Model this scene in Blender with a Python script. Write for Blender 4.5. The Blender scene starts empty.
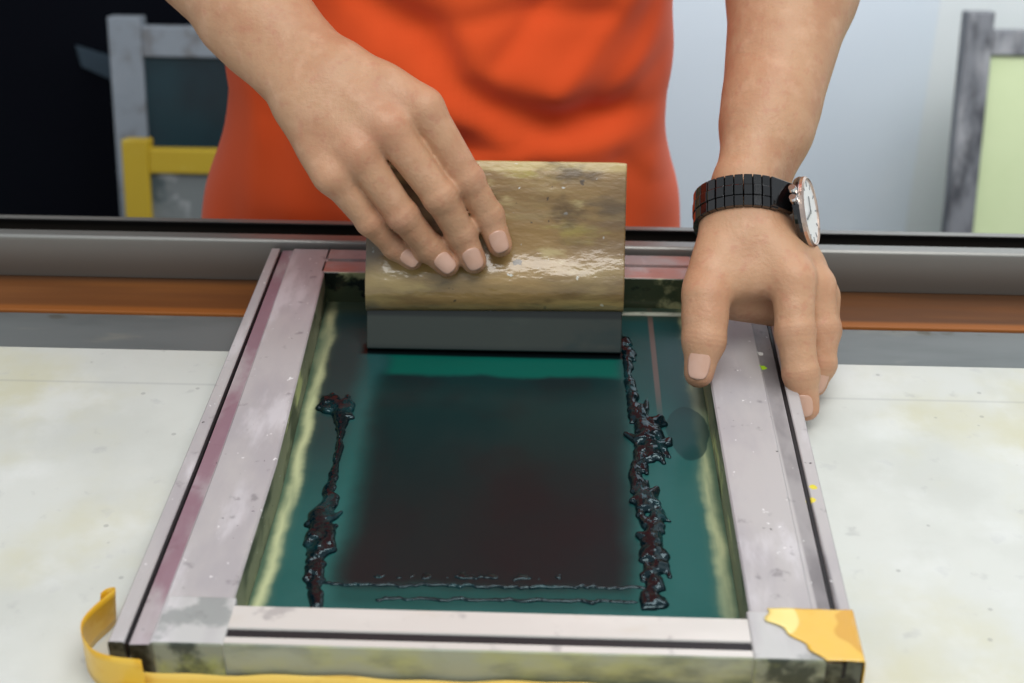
import bpy, math, random
import numpy as np
random.seed(7); rng = np.random.default_rng(7)
SC = bpy.context.scene; COL = SC.collection
V = lambda *a: np.array(a, float)
nrm = lambda v: v/np.linalg.norm(v)

# ------------------------------------------------------------------ camera
F = 1422.0                                   # focal length in pixels of the 1024 wide frame (50 mm)
_dy = nrm(V(56, -803, F)); _dx = V(1, .021, -(_dy[0]+.021*_dy[1])/_dy[2]); _dx = nrm(_dx)
_dz = np.cross(_dx, _dy); _dz = -_dz if _dz[1] > 0 else _dz
RM = np.array([_dx, _dy, _dz])               # camera (right, down, forward) -> world
CAM = V(.02674, -.53272, .47833)
FWD = RM[:, 2]; RIGHT = RM[:, 0]; DOWN = RM[:, 1]
def P(px, py, d):                            # point measured in the photograph, at depth d metres
    return CAM + RM @ V((px-512)/F, (py-341.5)/F, 1)*d
cam = bpy.data.cameras.new('camera'); cam.lens = 50; cam.sensor_width = 36
co = bpy.data.objects.new('camera', cam); COL.objects.link(co); SC.camera = co
from mathutils import Matrix, Vector
M = Matrix.Identity(4)
for i in range(3):
    M[i][0] = RIGHT[i]; M[i][1] = -DOWN[i]; M[i][2] = -FWD[i]; M[i][3] = CAM[i]
co.matrix_world = M
cam.clip_start = .02
cam.dof.use_dof = True; cam.dof.focus_distance = .86; cam.dof.aperture_fstop = 7.0

# ------------------------------------------------------------------ materials
def s(r, g, b):
    f = lambda c: (c/12.92 if c <= .04045 else ((c+.055)/1.055)**2.4)
    return (f(r/255), f(g/255), f(b/255), 1)
class G:                                     # small node-graph writer around one Principled shader
    def __init__(self, name, base=(200,200,200), rough=.5, metal=0, spec=.5, coat=0, coatr=.1):
        self.m = bpy.data.materials.new(name); self.m.use_nodes = True
        self.t = self.m.node_tree; self.b = self.t.nodes['Principled BSDF']
        self.col = s(*base); self.b.inputs['Base Color'].default_value = self.col
        self.b.inputs['Roughness'].default_value = rough; self.b.inputs['Metallic'].default_value = metal
        self.b.inputs['Specular IOR Level'].default_value = spec
        self.b.inputs['Coat Weight'].default_value = coat; self.b.inputs['Coat Roughness'].default_value = coatr
        self.tc = self.t.nodes.new('ShaderNodeTexCoord'); self.vec = self.tc.outputs['Object']
        self.sep = None
    def put(self, sock, v):
        if v is None: return
        if isinstance(v, bpy.types.NodeSocket): self.t.links.new(v, sock)
        else: sock.default_value = v
    def xyz(self, k):
        if not self.sep:
            self.sep = self.t.nodes.new('ShaderNodeSeparateXYZ'); self.t.links.new(self.vec, self.sep.inputs[0])
        return self.sep.outputs[k]
    def math(self, op, a, b=None, clamp=False):
        n = self.t.nodes.new('ShaderNodeMath'); n.operation = op; n.use_clamp = clamp
        self.put(n.inputs[0], a); self.put(n.inputs[1], b); return n.outputs[0]
    def ss(self, x, a, b, lo=0, hi=1):       # smoothstep a..b -> lo..hi
        n = self.t.nodes.new('ShaderNodeMapRange'); n.interpolation_type = 'SMOOTHSTEP'
        if a > b: a, b, lo, hi = b, a, hi, lo
        for k, v in zip(range(5), (x, a, b, lo, hi)): self.put(n.inputs[k], v)
        return n.outputs[0]
    def noise(self, scale, detail=4, sx=(1,1,1), dist=0, rough=.55):
        mp = self.t.nodes.new('ShaderNodeMapping'); mp.inputs['Scale'].default_value = sx
        self.t.links.new(self.vec, mp.inputs[0])
        n = self.t.nodes.new('ShaderNodeTexNoise'); n.inputs['Scale'].default_value = scale
        n.inputs['Detail'].default_value = detail; n.inputs['Distortion'].default_value = dist; n.inputs['Roughness'].default_value = rough
        self.t.links.new(mp.outputs[0], n.inputs['Vector']); return n.outputs[0]
    def voro(self, scale, sx=(1,1,1)):
        mp = self.t.nodes.new('ShaderNodeMapping'); mp.inputs['Scale'].default_value = sx
        self.t.links.new(self.vec, mp.inputs[0])
        n = self.t.nodes.new('ShaderNodeTexVoronoi'); n.inputs['Scale'].default_value = scale
        self.t.links.new(mp.outputs[0], n.inputs['Vector']); return n.outputs['Distance']
    def mix(self, fac, c2, c1=None, mode='MIX'):  # blends c2 over the running colour
        n = self.t.nodes.new('ShaderNodeMix'); n.data_type = 'RGBA'; n.blend_type = mode
        self.put(n.inputs[0], fac); self.put(n.inputs[6], c1 if c1 is not None else self.col)
        self.put(n.inputs[7], s(*c2) if isinstance(c2, tuple) and len(c2) == 3 else c2)
        self.col = n.outputs[2]; self.put(self.b.inputs['Base Color'], self.col); return self
    def stain(self, c, scale, lo, hi, amt=1., sx=(1,1,1), detail=5, mask=None):
        f = self.ss(self.noise(scale, detail, sx), lo, hi, 0, amt)
        if mask is not None: f = self.math('MULTIPLY', f, mask)
        return self.mix(f, c)
    def rough(self, v): self.put(self.b.inputs['Roughness'], v); return self
    def bump(self, h, strength=.3, dist=.001):
        n = self.t.nodes.new('ShaderNodeBump'); n.inputs['Strength'].default_value = strength; n.inputs['Distance'].default_value = dist
        self.put(n.inputs['Height'], h); self.put(self.b.inputs['Normal'], n.outputs[0]); self.put(self.b.inputs['Coat Normal'], n.outputs[0]); return self
    def band(self, x, a, b, w):              # 1 inside a..b with soft edge w
        return self.math('MULTIPLY', self.ss(x, a-w, a+w), self.ss(x, b+w, b-w))

# ------------------------------------------------------------------ mesh helpers
def link(name, me, mat=None, parent=None, smooth=False):
    o = bpy.data.objects.new(name, me); COL.objects.link(o)
    if mat is not None: me.materials.append(mat.m if isinstance(mat, G) else mat)
    if smooth: me.polygons.foreach_set('use_smooth', [True]*len(me.polygons))
    if parent is not None:
        p = parent; off = Vector((0,0,0))
        while p is not None: off += p.location; p = p.parent
        me.transform(Matrix.Translation(-off)); o.parent = parent
    return o
def mesh(name, vs, fs):
    me = bpy.data.meshes.new(name); me.from_pydata([tuple(v) for v in vs], [], [tuple(f) for f in fs]); me.update(); return me
def tag(o, label=None, cat=None, group=None, kind=None):
    for k, v in (('label', label), ('category', cat), ('group', group), ('kind', kind)):
        if v: o[k] = v
    return o
def empty(name, loc, label, cat, group=None):
    o = bpy.data.objects.new(name, None); COL.objects.link(o); o.location = loc; o.empty_display_size = .05
    return tag(o, label, cat, group)
class MB:                                    # collects shapes into one mesh
    def __init__(self): self.v = []; self.f = []
    def add(self, vs, fs):
        n = len(self.v); self.v += [tuple(map(float, v)) for v in vs]; self.f += [tuple(i+n for i in f) for f in fs]; return self
    def box(self, a, b):
        x0,y0,z0 = a; x1,y1,z1 = b
        return self.add([(x0,y0,z0),(x1,y0,z0),(x1,y1,z0),(x0,y1,z0),(x0,y0,z1),(x1,y0,z1),(x1,y1,z1),(x0,y1,z1)],
            [(0,3,2,1),(4,5,6,7),(0,1,5,4),(1,2,6,5),(2,3,7,6),(3,0,4,7)])
    def obox(self, c, ax, h):                # oriented box: centre, three axes, half sizes
        c = np.array(c); A = [np.array(a)*k for a, k in zip(ax, h)]
        vs = [c+i*A[0]+j*A[1]+k*A[2] for k in (-1,1) for i, j in ((-1,-1),(1,-1),(1,1),(-1,1))]
        return self.add(vs, [(0,3,2,1),(4,5,6,7),(0,1,5,4),(1,2,6,5),(2,3,7,6),(3,0,4,7)])
    def prism(self, prof, a, b, fn):         # profile of 2D points swept from a to b; fn(u, v, t) -> point
        n = len(prof); vs = [fn(u, v, t) for t in (a, b) for u, v in prof]
        return self.add(vs, [(i, (i+1) % n, n+(i+1) % n, n+i) for i in range(n)]+[tuple(range(n-1,-1,-1)), tuple(range(n, 2*n))])
    def tube(self, pts, rad, seg=12, caps=True):
        pts = [np.array(p, float) for p in pts]; n = len(pts); up = V(.13, .31, .94)
        vs = []
        for i, p in enumerate(pts):
            d = nrm(pts[min(i+1, n-1)]-pts[max(i-1, 0)]); e = nrm(np.cross(d, up)); g = np.cross(e, d)
            r = rad[i] if hasattr(rad, '__len__') else rad
            vs += [p+r*(math.cos(t)*e+math.sin(t)*g) for t in (2*math.pi*k/seg for k in range(seg))]
        fs = [(i*seg+k, i*seg+(k+1) % seg, (i+1)*seg+(k+1) % seg, (i+1)*seg+k) for i in range(n-1) for k in range(seg)]
        if caps: fs += [tuple(range(seg-1,-1,-1)), tuple(range((n-1)*seg, n*seg))]
        return self.add(vs, fs)
    def grid(self, fn, nu, nv, wrap=False):
        vs = [fn(i/nu, j/nv) for j in range(nv+1) for i in range(nu if wrap else nu+1)]; w = nu if wrap else nu+1
        return self.add(vs, [(j*w+i, j*w+(i+1) % w, (j+1)*w+(i+1) % w, (j+1)*w+i) for j in range(nv) for i in range(nu)])
    def build(self, name, mat=None, parent=None, bevel=0, smooth=False, seg=2):
        import bmesh
        me = mesh(name, self.v, self.f)
        bm = bmesh.new(); bm.from_mesh(me); bmesh.ops.recalc_face_normals(bm, faces=bm.faces); bm.to_mesh(me); bm.free()
        o = link(name, me, mat, parent, smooth)
        if bevel:
            m = o.modifiers.new('bevel', 'BEVEL'); m.width = bevel; m.segments = seg; m.limit_method = 'ANGLE'; m.angle_limit = .6
        return o
def structure(name, mb, mat): return tag(mb.build(name, mat), kind='structure')

# ------------------------------------------------------------------ implicit surfaces for soft bodies
def smin(a, b, k):
    if k <= 0: return np.minimum(a, b)
    h = np.maximum(k-np.abs(a-b), 0)/k; return np.minimum(a, b)-h*h*k*.25
class Field:
    def __init__(self, lo, hi, vox):
        self.lo = np.array(lo, float); self.v = vox; self.n = np.ceil((np.array(hi)-self.lo)/vox).astype(int)+1
        self.f = np.full(self.n, 1., np.float32)
    def _grid(self, i0, i1):
        ax = [(self.lo[k]+np.arange(i0[k], i1[k])*self.v).astype(np.float32) for k in range(3)]
        return ax[0][:, None, None], ax[1][None, :, None], ax[2][None, None, :]
    def add(self, prims, kin, kout, sub=False):
        """prims: (a, b, ra, rb[, k]) round cones blended with kin, the group then blended in with kout"""
        pad = max(kin, kout)+self.v*3
        lo = np.min([np.minimum(np.array(p[0])-p[2], np.array(p[1])-p[3]) for p in prims], 0)-pad
        hi = np.max([np.maximum(np.array(p[0])+p[2], np.array(p[1])+p[3]) for p in prims], 0)+pad
        i0 = np.clip(np.floor((lo-self.lo)/self.v).astype(int), 0, self.n); i1 = np.clip(np.ceil((hi-self.lo)/self.v).astype(int)+1, 0, self.n)
        loc = np.full(i1-i0, 1., np.float32)
        for p in prims:
            a, b, ra, rb = np.array(p[0], float), np.array(p[1], float), p[2], p[3]
            k = p[4] if len(p) > 4 else kin
            pd = max(k, kout)+self.v*3
            l = np.minimum(a-ra, b-rb)-pd; h = np.maximum(a+ra, b+rb)+pd
            j0 = np.maximum(np.floor((l-self.lo)/self.v).astype(int), i0); j1 = np.minimum(np.ceil((h-self.lo)/self.v).astype(int)+1, i1)
            if np.any(j1 <= j0): continue
            x, y, z = self._grid(j0, j1)
            x = x-a[0]; y = y-a[1]; z = z-a[2]; ba = b-a; L = max(float(ba @ ba), 1e-12)
            t = np.clip((x*ba[0]+y*ba[1]+z*ba[2])/L, 0, 1)
            d = np.sqrt((x-t*ba[0])**2+(y-t*ba[1])**2+(z-t*ba[2])**2)-(ra+t*(rb-ra))
            sl = tuple(slice(j0[q]-i0[q], j1[q]-i0[q]) for q in range(3))
            loc[sl] = smin(loc[sl], d.astype(np.float32), k)
        sl = tuple(slice(i0[q], i1[q]) for q in range(3))
        if sub:                                   # smooth subtraction
            self.f[sl] = -smin(-self.f[sl], loc, kout)
        else: self.f[sl] = smin(self.f[sl], loc, kout)
        return self
    def mesh(self, relax=2):
        f = self.f; n = np.array(f.shape); ins = f < 0
        c = np.zeros(n-1, np.int8)
        for i in (0,1):
            for j in (0,1):
                for k in (0,1): c += ins[i:n[0]-1+i, j:n[1]-1+j, k:n[2]-1+k]
        cells = np.argwhere((c > 0) & (c < 8)); idx = np.full(n-1, -1, np.int64); idx[tuple(cells.T)] = np.arange(len(cells))
        acc = np.zeros((len(cells), 3)); cnt = np.zeros(len(cells))
        cor = [(i,j,k) for i in (0,1) for j in (0,1) for k in (0,1)]
        vals = {q: f[cells[:,0]+q[0], cells[:,1]+q[1], cells[:,2]+q[2]] for q in cor}
        for a in cor:
            for ax in range(3):
                if a[ax] == 0:
                    b = tuple(a[q]+(q == ax) for q in range(3)); va, vb = vals[a], vals[b]
                    m = (va < 0) != (vb < 0); t = va[m]/(va[m]-vb[m]); p = np.tile(np.array(a, float), (m.sum(), 1)); p[:, ax] = t
                    acc[m] += p; cnt[m] += 1
        vs = self.lo+(cells+acc/cnt[:, None])*self.v
        faces = []
        for ax in range(3):
            u, w = [(1,2),(2,0),(0,1)][ax]
            A = [slice(None)]*3; B = [slice(None)]*3; A[ax] = slice(0, n[ax]-1); B[ax] = slice(1, n[ax])
            e = ins[tuple(A)] != ins[tuple(B)]; E = np.argwhere(e); E = E[(E[:, u] > 0) & (E[:, w] > 0) & (E[:, u] < n[u]-1) & (E[:, w] < n[w]-1)]
            q = []
            for du, dw in ((-1,-1),(0,-1),(0,0),(-1,0)):
                I = E.copy(); I[:, u] += du; I[:, w] += dw; q.append(idx[tuple(I.T)])
            q = np.stack(q, 1); flip = ~ins[tuple(E.T)]; q[flip] = q[flip][:, ::-1]; faces.append(q)
        fs = np.concatenate(faces)
        for it in range(relax):                  # light Laplacian relaxation
            a = np.zeros_like(vs); k = np.zeros(len(vs))
            for p in range(4):
                i, j = fs[:, p], fs[:, (p+1) % 4]
                for q in range(3): a[:, q] += np.bincount(i, vs[j, q], len(vs))+np.bincount(j, vs[i, q], len(vs))
                k += np.bincount(i, minlength=len(vs))+np.bincount(j, minlength=len(vs))
            vs = vs*.5+.5*a/np.maximum(k, 1)[:, None]
        return vs, fs
def np_mesh(name, vs, fs):
    me = bpy.data.meshes.new(name); nv, nf = len(vs), len(fs)
    me.vertices.add(nv); me.vertices.foreach_set('co', np.asarray(vs, np.float32).ravel())
    me.loops.add(nf*4); me.loops.foreach_set('vertex_index', np.asarray(fs, np.int32).ravel())
    me.polygons.add(nf); me.polygons.foreach_set('loop_start', np.arange(nf, dtype=np.int32)*4)
    me.polygons.foreach_set('use_smooth', np.ones(nf, bool))
    me.update(calc_edges=True); me.validate(); return me
# ------------------------------------------------------------------ the room
FLOOR = -.80
mw = G('pale blue wall paint', (206,216,225), .8); mw.stain((198,209,219), 2.2, .4, .7, .6); mw.stain((212,219,224), 5, .5, .75, .5)
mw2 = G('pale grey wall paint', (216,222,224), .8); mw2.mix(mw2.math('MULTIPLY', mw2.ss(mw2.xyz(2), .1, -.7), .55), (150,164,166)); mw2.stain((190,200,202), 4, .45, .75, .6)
md = G('dark navy panel', (4,6,15), .8, 0, .1); md.stain((6,10,18), 3, .45, .7, .7)
mf = G('grey concrete floor', (120,120,118), .8); mf.stain((95,94,92), 3, .45, .65, .8)
structure('floor', MB().box((-2.2,-1.6,FLOOR-.05), (2.2,1.5,FLOOR)), mf)
structure('wall_back', MB().box((-.10,1.42,FLOOR), (.552,1.50,1.7)), mw)
structure('wall_left', MB().box((-2.2,1.40,FLOOR), (-.10,1.50,1.7)), md)
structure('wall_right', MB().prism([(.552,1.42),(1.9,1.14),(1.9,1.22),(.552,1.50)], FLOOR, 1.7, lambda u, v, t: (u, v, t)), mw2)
def plane(px, py, Y, off=0):
    d = RM @ V((px-512)/F, (py-341.5)/F, 1); return CAM+d*((Y-CAM[1])/d[1])

# screens leaning against the wall behind
def bar_frame(root, x0, x1, z0, z1, bw, th, mat, proud=.012, name='frame', inner=None):
    """four mitre-free rails; side rails run slightly past the top rail"""
    for a, b in ((x0, x0+bw), (x1-bw, x1)):
        MB().box((a,-th,z0), (b,0,z1+proud)).build('side_rail', mat, root, bevel=.002)
    for a, b in ((z0+.01, z0+bw), (z1-bw*.92, z1)):
        MB().box((x0+bw,-th*.92,a), (x1-bw,-th*.05,b)).build('cross_rail', mat, root, bevel=.002)
def back_screen(name, label, Y, pl, pt, wd, bw, th, fm, mm, lean, proud=.012):
    q = plane(pl[0], pt[1], Y); x0 = q[0]; zt = q[2]
    root = empty(name, (x0, Y-math.tan(lean)*(zt-FLOOR), FLOOR), label, 'screen frame', 'screen frames leaning on the wall')
    h = zt-FLOOR
    zt = FLOOR+h/math.cos(lean)
    bar_frame(root, x0, x0+wd, FLOOR, zt, bw, th, fm, proud)
    MB().box((x0+bw,-th*.7,FLOOR+bw), (x0+wd-bw,-th*.7+.002,zt-bw*.9)).build('mesh', mm, root)
    for c in root.children:                       # built at y = 0: bring into the root's space
        c.data.transform(Matrix.Translation((0, root.location.y, 0)))
    root.rotation_euler = (-lean, 0, 0); return root
gm = G('weathered grey aluminium', (128,136,144), .6, .1); gm.stain((100,98,98), 30, .5, .7, .7); gm.stain((150,156,164), 9, .5, .7, .8)
dm = G('dark green screen mesh', (14,44,52), .5); dm.stain((8,26,34), 8, .4, .65, .9)
bs = back_screen('screen_frame', 'grey aluminium screen with dark green mesh leaning against the dark wall', 1.33, (114,15), (114,24), .50, .044, .03, gm, dm, .22)
rm = G('ink-stained dark aluminium', (112,115,120), .6, .1); rm.stain((48,50,56), 34, .42, .62, .9, (1,1,.35)); rm.stain((150,152,155), 20, .55, .7, .8, (1,1,.4))
lm = G('pale green screen mesh', (193,206,164), .6); lm.stain((180,196,150), 6, .4, .7, .7); lm.mix(lm.ss(lm.xyz(2), -.12, -.35, 0, .4), (170,186,140))
rs = back_screen('screen_frame', 'ink-stained dark grey screen with pale green mesh leaning at the right wall', 1.25, (960,14), (960,28), .50, .034, .03, rm, lm, .24, .022)
ym = G('yellow tape over frame', (180,152,34), .45); ym.stain((176,146,30), 14, .45, .7, .8); ym.stain((190,168,70), 20, .55, .7, .8)
gm2 = G('light grey stained mesh', (112,118,118), .6); gm2.stain((170,174,174), 22, .5, .62, .9); gm2.stain((60,74,78), 16, .52, .62, .9)
ys = back_screen('screen_frame', 'small screen frame wrapped in yellow tape in front of the grey screen', 1.20, (128,140), (128,146), .40, .034, .03, ym, gm2, .24)
a, b, c, d = [plane(x, y, 1.398) for x, y in ((76,45),(118,58),(118,82),(82,66))]
tp = MB().add([a, b, c, d, a-V(0,.002,0), b-V(0,.002,0), c-V(0,.002,0), d-V(0,.002,0)], [(0,1,2,3),(7,6,5,4),(0,4,5,1),(1,5,6,2),(2,6,7,3),(3,7,4,0)])
tag(tp.build('tape_strip', G('grey-teal tape', (46,62,74), .6)), 'dull grey-teal strip of tape stuck on the dark wall', 'tape')

# ------------------------------------------------------------------ printing table
mt = G('grey steel table top', (122,127,127), .45, .25); mt.stain((92,98,98), 12, .42, .66, .8, (.25,1,1)); mt.stain((150,150,140), 40, .56, .7, .6, (.3,1,1)); mt.stain((88,84,70), 60, .6, .7, .8, (.5,1,1), mask=mt.ss(mt.xyz(1), .325, .345))
mr = G('rusty brown steel strip', (112,66,26), .55, .1); mr.stain((84,52,26), 14, .4, .6, .85, (.12,1,1)); mr.stain((140,86,36), 22, .52, .68, .8, (.08,1,1)); mr.mix(mr.band(mr.xyz(1), .343, .353, .003), (150,88,32)); mr.mix(mr.math('MULTIPLY', mr.ss(mr.xyz(1), .385, .400), .8), (52,34,20))
table = empty('printing_table', (0,0,FLOOR), 'long grey steel printing table with a rusty brown strip along its far side', 'table')
MB().box((-1.25,-.62,-.035), (1.25,.346,-.0022)).build('tabletop', mt, table, bevel=.002)
MB().box((-1.25,.346,-.035), (1.25,.440,-.0005)).build('rust_strip', mr, table, bevel=.001)
ml = G('grey painted steel legs', (96,100,104), .5, .3)
for x in (-1.15, 1.15):
    for y in (-.55, .36): MB().box((x-.03,y-.03,FLOOR), (x+.03,y+.03,-.035)).build('leg', ml, table, bevel=.003)
rl = G('brushed aluminium rail', (150,150,146), .38, .55)
rl.stain((120,116,108), 6, .4, .7, .6, (.2,1,1)); rl.mix(rl.band(rl.xyz(1), .4082, .4262, .0006), (20,18,17)); rl.mix(rl.math('MULTIPLY', rl.band(rl.xyz(2), -.002, .029, .002), rl.ss(rl.xyz(2), .03, .004, .15, .75)), (96,90,82))
prof = [(.398,-.0005),(.398,.0315),(.3995,.033),(.4085,.033),(.4085,.022),(.4255,.022),(.4255,.0335),(.4325,.0335),(.4325,-.0005)]
tag(MB().prism(prof, -1.25, 1.25, lambda u, v, t: (t, u, v)).build('guide_rail', rl, None, bevel=.0008), 'long grey metal rail with a dark groove running along the far table edge', 'rail')
mc = G('white printing cloth', (204,207,201), .9)
mc.stain((188,191,184), 9, .42, .66, .6, detail=8); mc.stain((198,196,166), 7, .48, .70, .75, detail=7); mc.stain((164,166,164), 60, .60, .74, .4); mc.stain((216,219,216), 15, .5, .7, .6)
mc.mix(mc.math('MULTIPLY', mc.band(mc.xyz(1), .2475, .2495, .0012), .22), (120,124,130))
mc.mix(mc.math('MULTIPLY', mc.band(mc.xyz(0), -2, 2, .001), mc.math('MULTIPLY', mc.ss(mc.voro(46), .085, .05), .35)), (110,112,112))
mc.bump(mc.noise(420, 3), .12, .001)
tag(MB().box((-1.24,-.60,-.0021), (1.24,.2925,0.0)).build('printing_cloth', mc, None, bevel=.0008), 'white stained cloth covering the printing table under the frame', 'cloth')

# ------------------------------------------------------------------ the printing screen
Z = .028
sc = empty('printing_screen', (0,0,0), 'aluminium screen printing frame with dark teal mesh lying on the white cloth', 'screen frame')
def alu(name, base=(180,176,175)):
    g = G(name, base, .5, .08, .35)
    g.stain((160,155,160), 28, .42, .66, .6, (1,.4,1)); g.stain((206,203,206), 34, .52, .68, .75, (1,.3,1)); g.stain((120,116,118), 75, .62, .72, .6)
    return g
ma = alu('dull aluminium')
tp_ = ma.math('MULTIPLY', ma.math('MULTIPLY', ma.math('DIVIDE', ma.math('SUBTRACT', ma.xyz(1), .12), .24), 1., True), .17)
ux = ma.math('SUBTRACT', ma.math('DIVIDE', ma.math('ADD', ma.xyz(0), .1778), ma.math('SUBTRACT', 1., tp_)), .1778)
ma.mix(ma.math('MULTIPLY', ma.band(ux, -.1685, -.1585, .0008), ma.ss(ma.noise(26, 4, (1,.5,1)), .36, .56, .25, .85)), (134,96,110))       # purple ink along the left step
ma.mix(ma.math('MULTIPLY', ma.band(ma.xyz(0), .1585, .1690, .0008), ma.ss(ma.noise(30, 4, (1,.5,1)), .35, .6, .45, .9)), (112,108,110))
ma.mix(ma.math('MULTIPLY', ma.band(ux, -.1585, -.120, .001), ma.ss(ma.xyz(1), .12, .36, 0, .12)), (190,150,165))
inner = ma.math('MULTIPLY', ma.band(ux, -.1254, .5, .0003), ma.ss(ma.xyz(0), .1257, .1251))
inner = ma.math('MULTIPLY', inner, ma.ss(ma.xyz(2), .0272, .0262))
ma.mix(ma.math('MULTIPLY', inner, .85), (120,128,92)); 
ma.mix(ma.math('MULTIPLY', inner, ma.ss(ma.noise(38, 4, (1,.5,1)), .46, .62)), (66,76,58))
ma.mix(ma.math('MULTIPLY', inner, ma.ss(ma.noise(48, 4, (1,.25,1)), .56, .66)), (196,204,140))
spk = ma.ss(ma.noise(230, 2), .72, .75)
ma.mix(ma.math('MULTIPLY', spk, .85), (228,226,226)); ma.mix(ma.ss(ma.noise(260, 2), .745, .76), (52,48,50))
en = ma.ss(ma.xyz(1), -.0288, -.0293)
ma.mix(ma.math('MULTIPLY', en, .9), (70,74,56)); ma.mix(ma.math('MULTIPLY', en, ma.ss(ma.noise(60, 3), .5, .62)), (34,36,30))
for (px, py), c_, r_ in (((763,366),(176,226,30),.0024),((813,487),(214,200,60),.0022),((811,500),(222,204,70),.0026),((760,352),(230,232,228),.0022)):
    d_ = RM @ V((px-512)/F, (py-341.5)/F, 1); q_ = CAM+d_*((Z-CAM[2])/d_[2])      # flecks of dried ink
    e_ = ma.math('ADD', ma.math('POWER', ma.math('SUBTRACT', ma.xyz(0), float(q_[0])), 2.), ma.math('POWER', ma.math('SUBTRACT', ma.xyz(1), float(q_[1])), 2.))
    ma.mix(ma.ss(ma.math('ADD', e_, ma.math('MULTIPLY', ma.math('SUBTRACT', ma.noise(420, 2), .5), r_*r_*2.)), r_*r_*1.1, r_*r_*.7), c_)
ma.bump(ma.noise(260, 3, (1,.25,1)), .10, .001)
def taper(y): return .17*min(1, max(0, (y-.12)/.24))     # the left bar narrows towards the far end
def flare(u, y): return (-.1778+(u+.1778)*(1-taper(y)) if u > -.1779 and u < -.12 else u) if u < 0 else .125+(u-.125)*(1+(y-.22)*.33) if u > .125 else u    # the right bar narrows a little towards the near end
def side_profile(sg):                            # outer fin, slot, step and the broad inner tube, seen end on
    p = [(.125,.0015),(.125,Z-.001),(.126,Z),(.1575,Z),(.1585,Z-.0012),(.1678,Z-.0016),(.1680,Z-.010),(.1700,Z-.010),(.1702,Z-.0006),(.1708,Z),(.1770,Z),(.1778,Z-.0008),(.1778,.0),(.135,.0)]
    return [(sg*u, v) for u, v in p]
for sg in (-1, 1):
    prof = side_profile(sg); ys = [-.0295,.04,.12,.18,.24,.30,.36,.394]; n = len(prof)
    MB().add([(flare(u, t), t, v) for t in ys for u, v in prof], [(k*n+i, k*n+(i+1) % n, (k+1)*n+(i+1) % n, (k+1)*n+i) for k in range(len(ys)-1) for i in range(n)]+[tuple(range(n-1,-1,-1)), tuple(range((len(ys)-1)*n, len(ys)*n))]).build('side_bar', ma, sc)
mfb = G('front bar aluminium', (206,202,196), .42, .15)
mfb.stain((216,212,206), 22, .45, .65, .8, (.35,1,1)); mfb.stain((186,170,140), 26, .52, .68, .75, (.5,1,1), mask=mfb.ss(mfb.xyz(1), -.016, -.004)); mfb.stain((150,146,146), 55, .58, .7, .6)
fr = mfb.ss(mfb.xyz(1), -.0272, -.0279)
mfb.mix(mfb.math('MULTIPLY', fr, .9), (150,156,138)); 
mfb.mix(mfb.math('MULTIPLY', fr, mfb.ss(mfb.noise(34, 4, (.6,1,1)), .42, .72, 0, .8)), (172,174,110)); mfb.mix(mfb.math('MULTIPLY', fr, mfb.ss(mfb.noise(28, 5, (.7,1,1.5)), .46, .72, 0, .8)), (84,94,90))
mfb.stain((210,60,40), 90, .76, .78, 1., mask=mfb.ss(mfb.xyz(1), -.006, -.001))
fp = [(-.0004,.0015),(-.0004,Z-.001),(-.0014,Z),(-.0170,Z),(-.0174,Z-.0008),(-.0176,Z-.009),(-.0226,Z-.009),(-.0228,Z-.0008),(-.0232,Z-.0004),(-.0278,Z-.0004),(-.0284,Z-.001),(-.0284,0),(-.01,0)]
msl = G('black slot', (22,20,24), .5, .2)
MB().prism(fp, -.1245, .1235, lambda u, v, t: (t, u, v)).build('front_bar', mfb, sc)
MB().box((-.1240,-.02262,Z-.0095), (.1230,-.01758,Z-.0009)).build('slot', msl, sc)
for sg in (-1, 1):
    x0, x1 = sg*.1695-.0013, sg*.1695+.0008
    ys = [-.0290,.12,.36,.392]; q = [(x0,Z-.012),(x1,Z-.012),(x1,Z-.0013),(x0,Z-.0013)]
    MB().add([(flare(u, t), t, v) for t in ys for u, v in q], [(k*4+i, k*4+(i+1) % 4, k*4+4+(i+1) % 4, k*4+4+i) for k in range(3) for i in range(4)]+[(3,2,1,0),(12,13,14,15)]).build('slot', msl, sc)
# corner blocks: the side bars end in square welded blocks flush with the front face
mcb = alu('corner block aluminium', (190,190,188)); mcb.stain((140,144,142), 40, .5, .62, .8)
fr = mcb.ss(mcb.xyz(1), -.0288, -.0293)
mcb.mix(mcb.math('MULTIPLY', fr, .9), (128,132,112)); mcb.mix(mcb.math('MULTIPLY', fr, mcb.ss(mcb.noise(45, 4), .45, .6)), (60,66,58)); mcb.mix(mcb.math('MULTIPLY', fr, mcb.ss(mcb.noise(38, 4), .48, .7, 0, .8)), (160,166,98))
for sg in (-1, 1):
    x0, x1 = sorted((sg*.1235, sg*.1572)); MB().box((x0,-.0300,.0004), (x1,.0045,Z+.0006)).build('corner_block', mcb, sc, bevel=.0012)
bp = [(.3585,.0015),(.3585,Z-.001),(.3595,Z),(.3750,Z),(.3754,Z-.006),(.3790,Z-.006),(.3794,Z),(.394,Z),(.394,0),(.37,0)]
mbb = alu('back bar aluminium', (176,160,158)); mbb.stain((186,120,104), 24, .44, .6, .8, (.5,1,1))  # reddish patches paint a red reflection into the bar colour
fr = mbb.ss(mbb.xyz(1), .3592, .3587)
mbb.mix(fr, (58,66,48)); mbb.mix(mbb.math('MULTIPLY', fr, mbb.ss(mbb.noise(40, 5), .48, .60)), (150,150,112)); mbb.mix(mbb.math('MULTIPLY', fr, mbb.ss(mbb.noise(46, 5, (1,1,1.4)), .54, .62)), (22,28,24))
mbb.rough(mbb.math('SUBTRACT', .45, mbb.math('MULTIPLY', fr, .3)))
MB().prism(bp, -.136, .125, lambda u, v, t: (t, u, v)).build('back_bar', mbb, sc)

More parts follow.
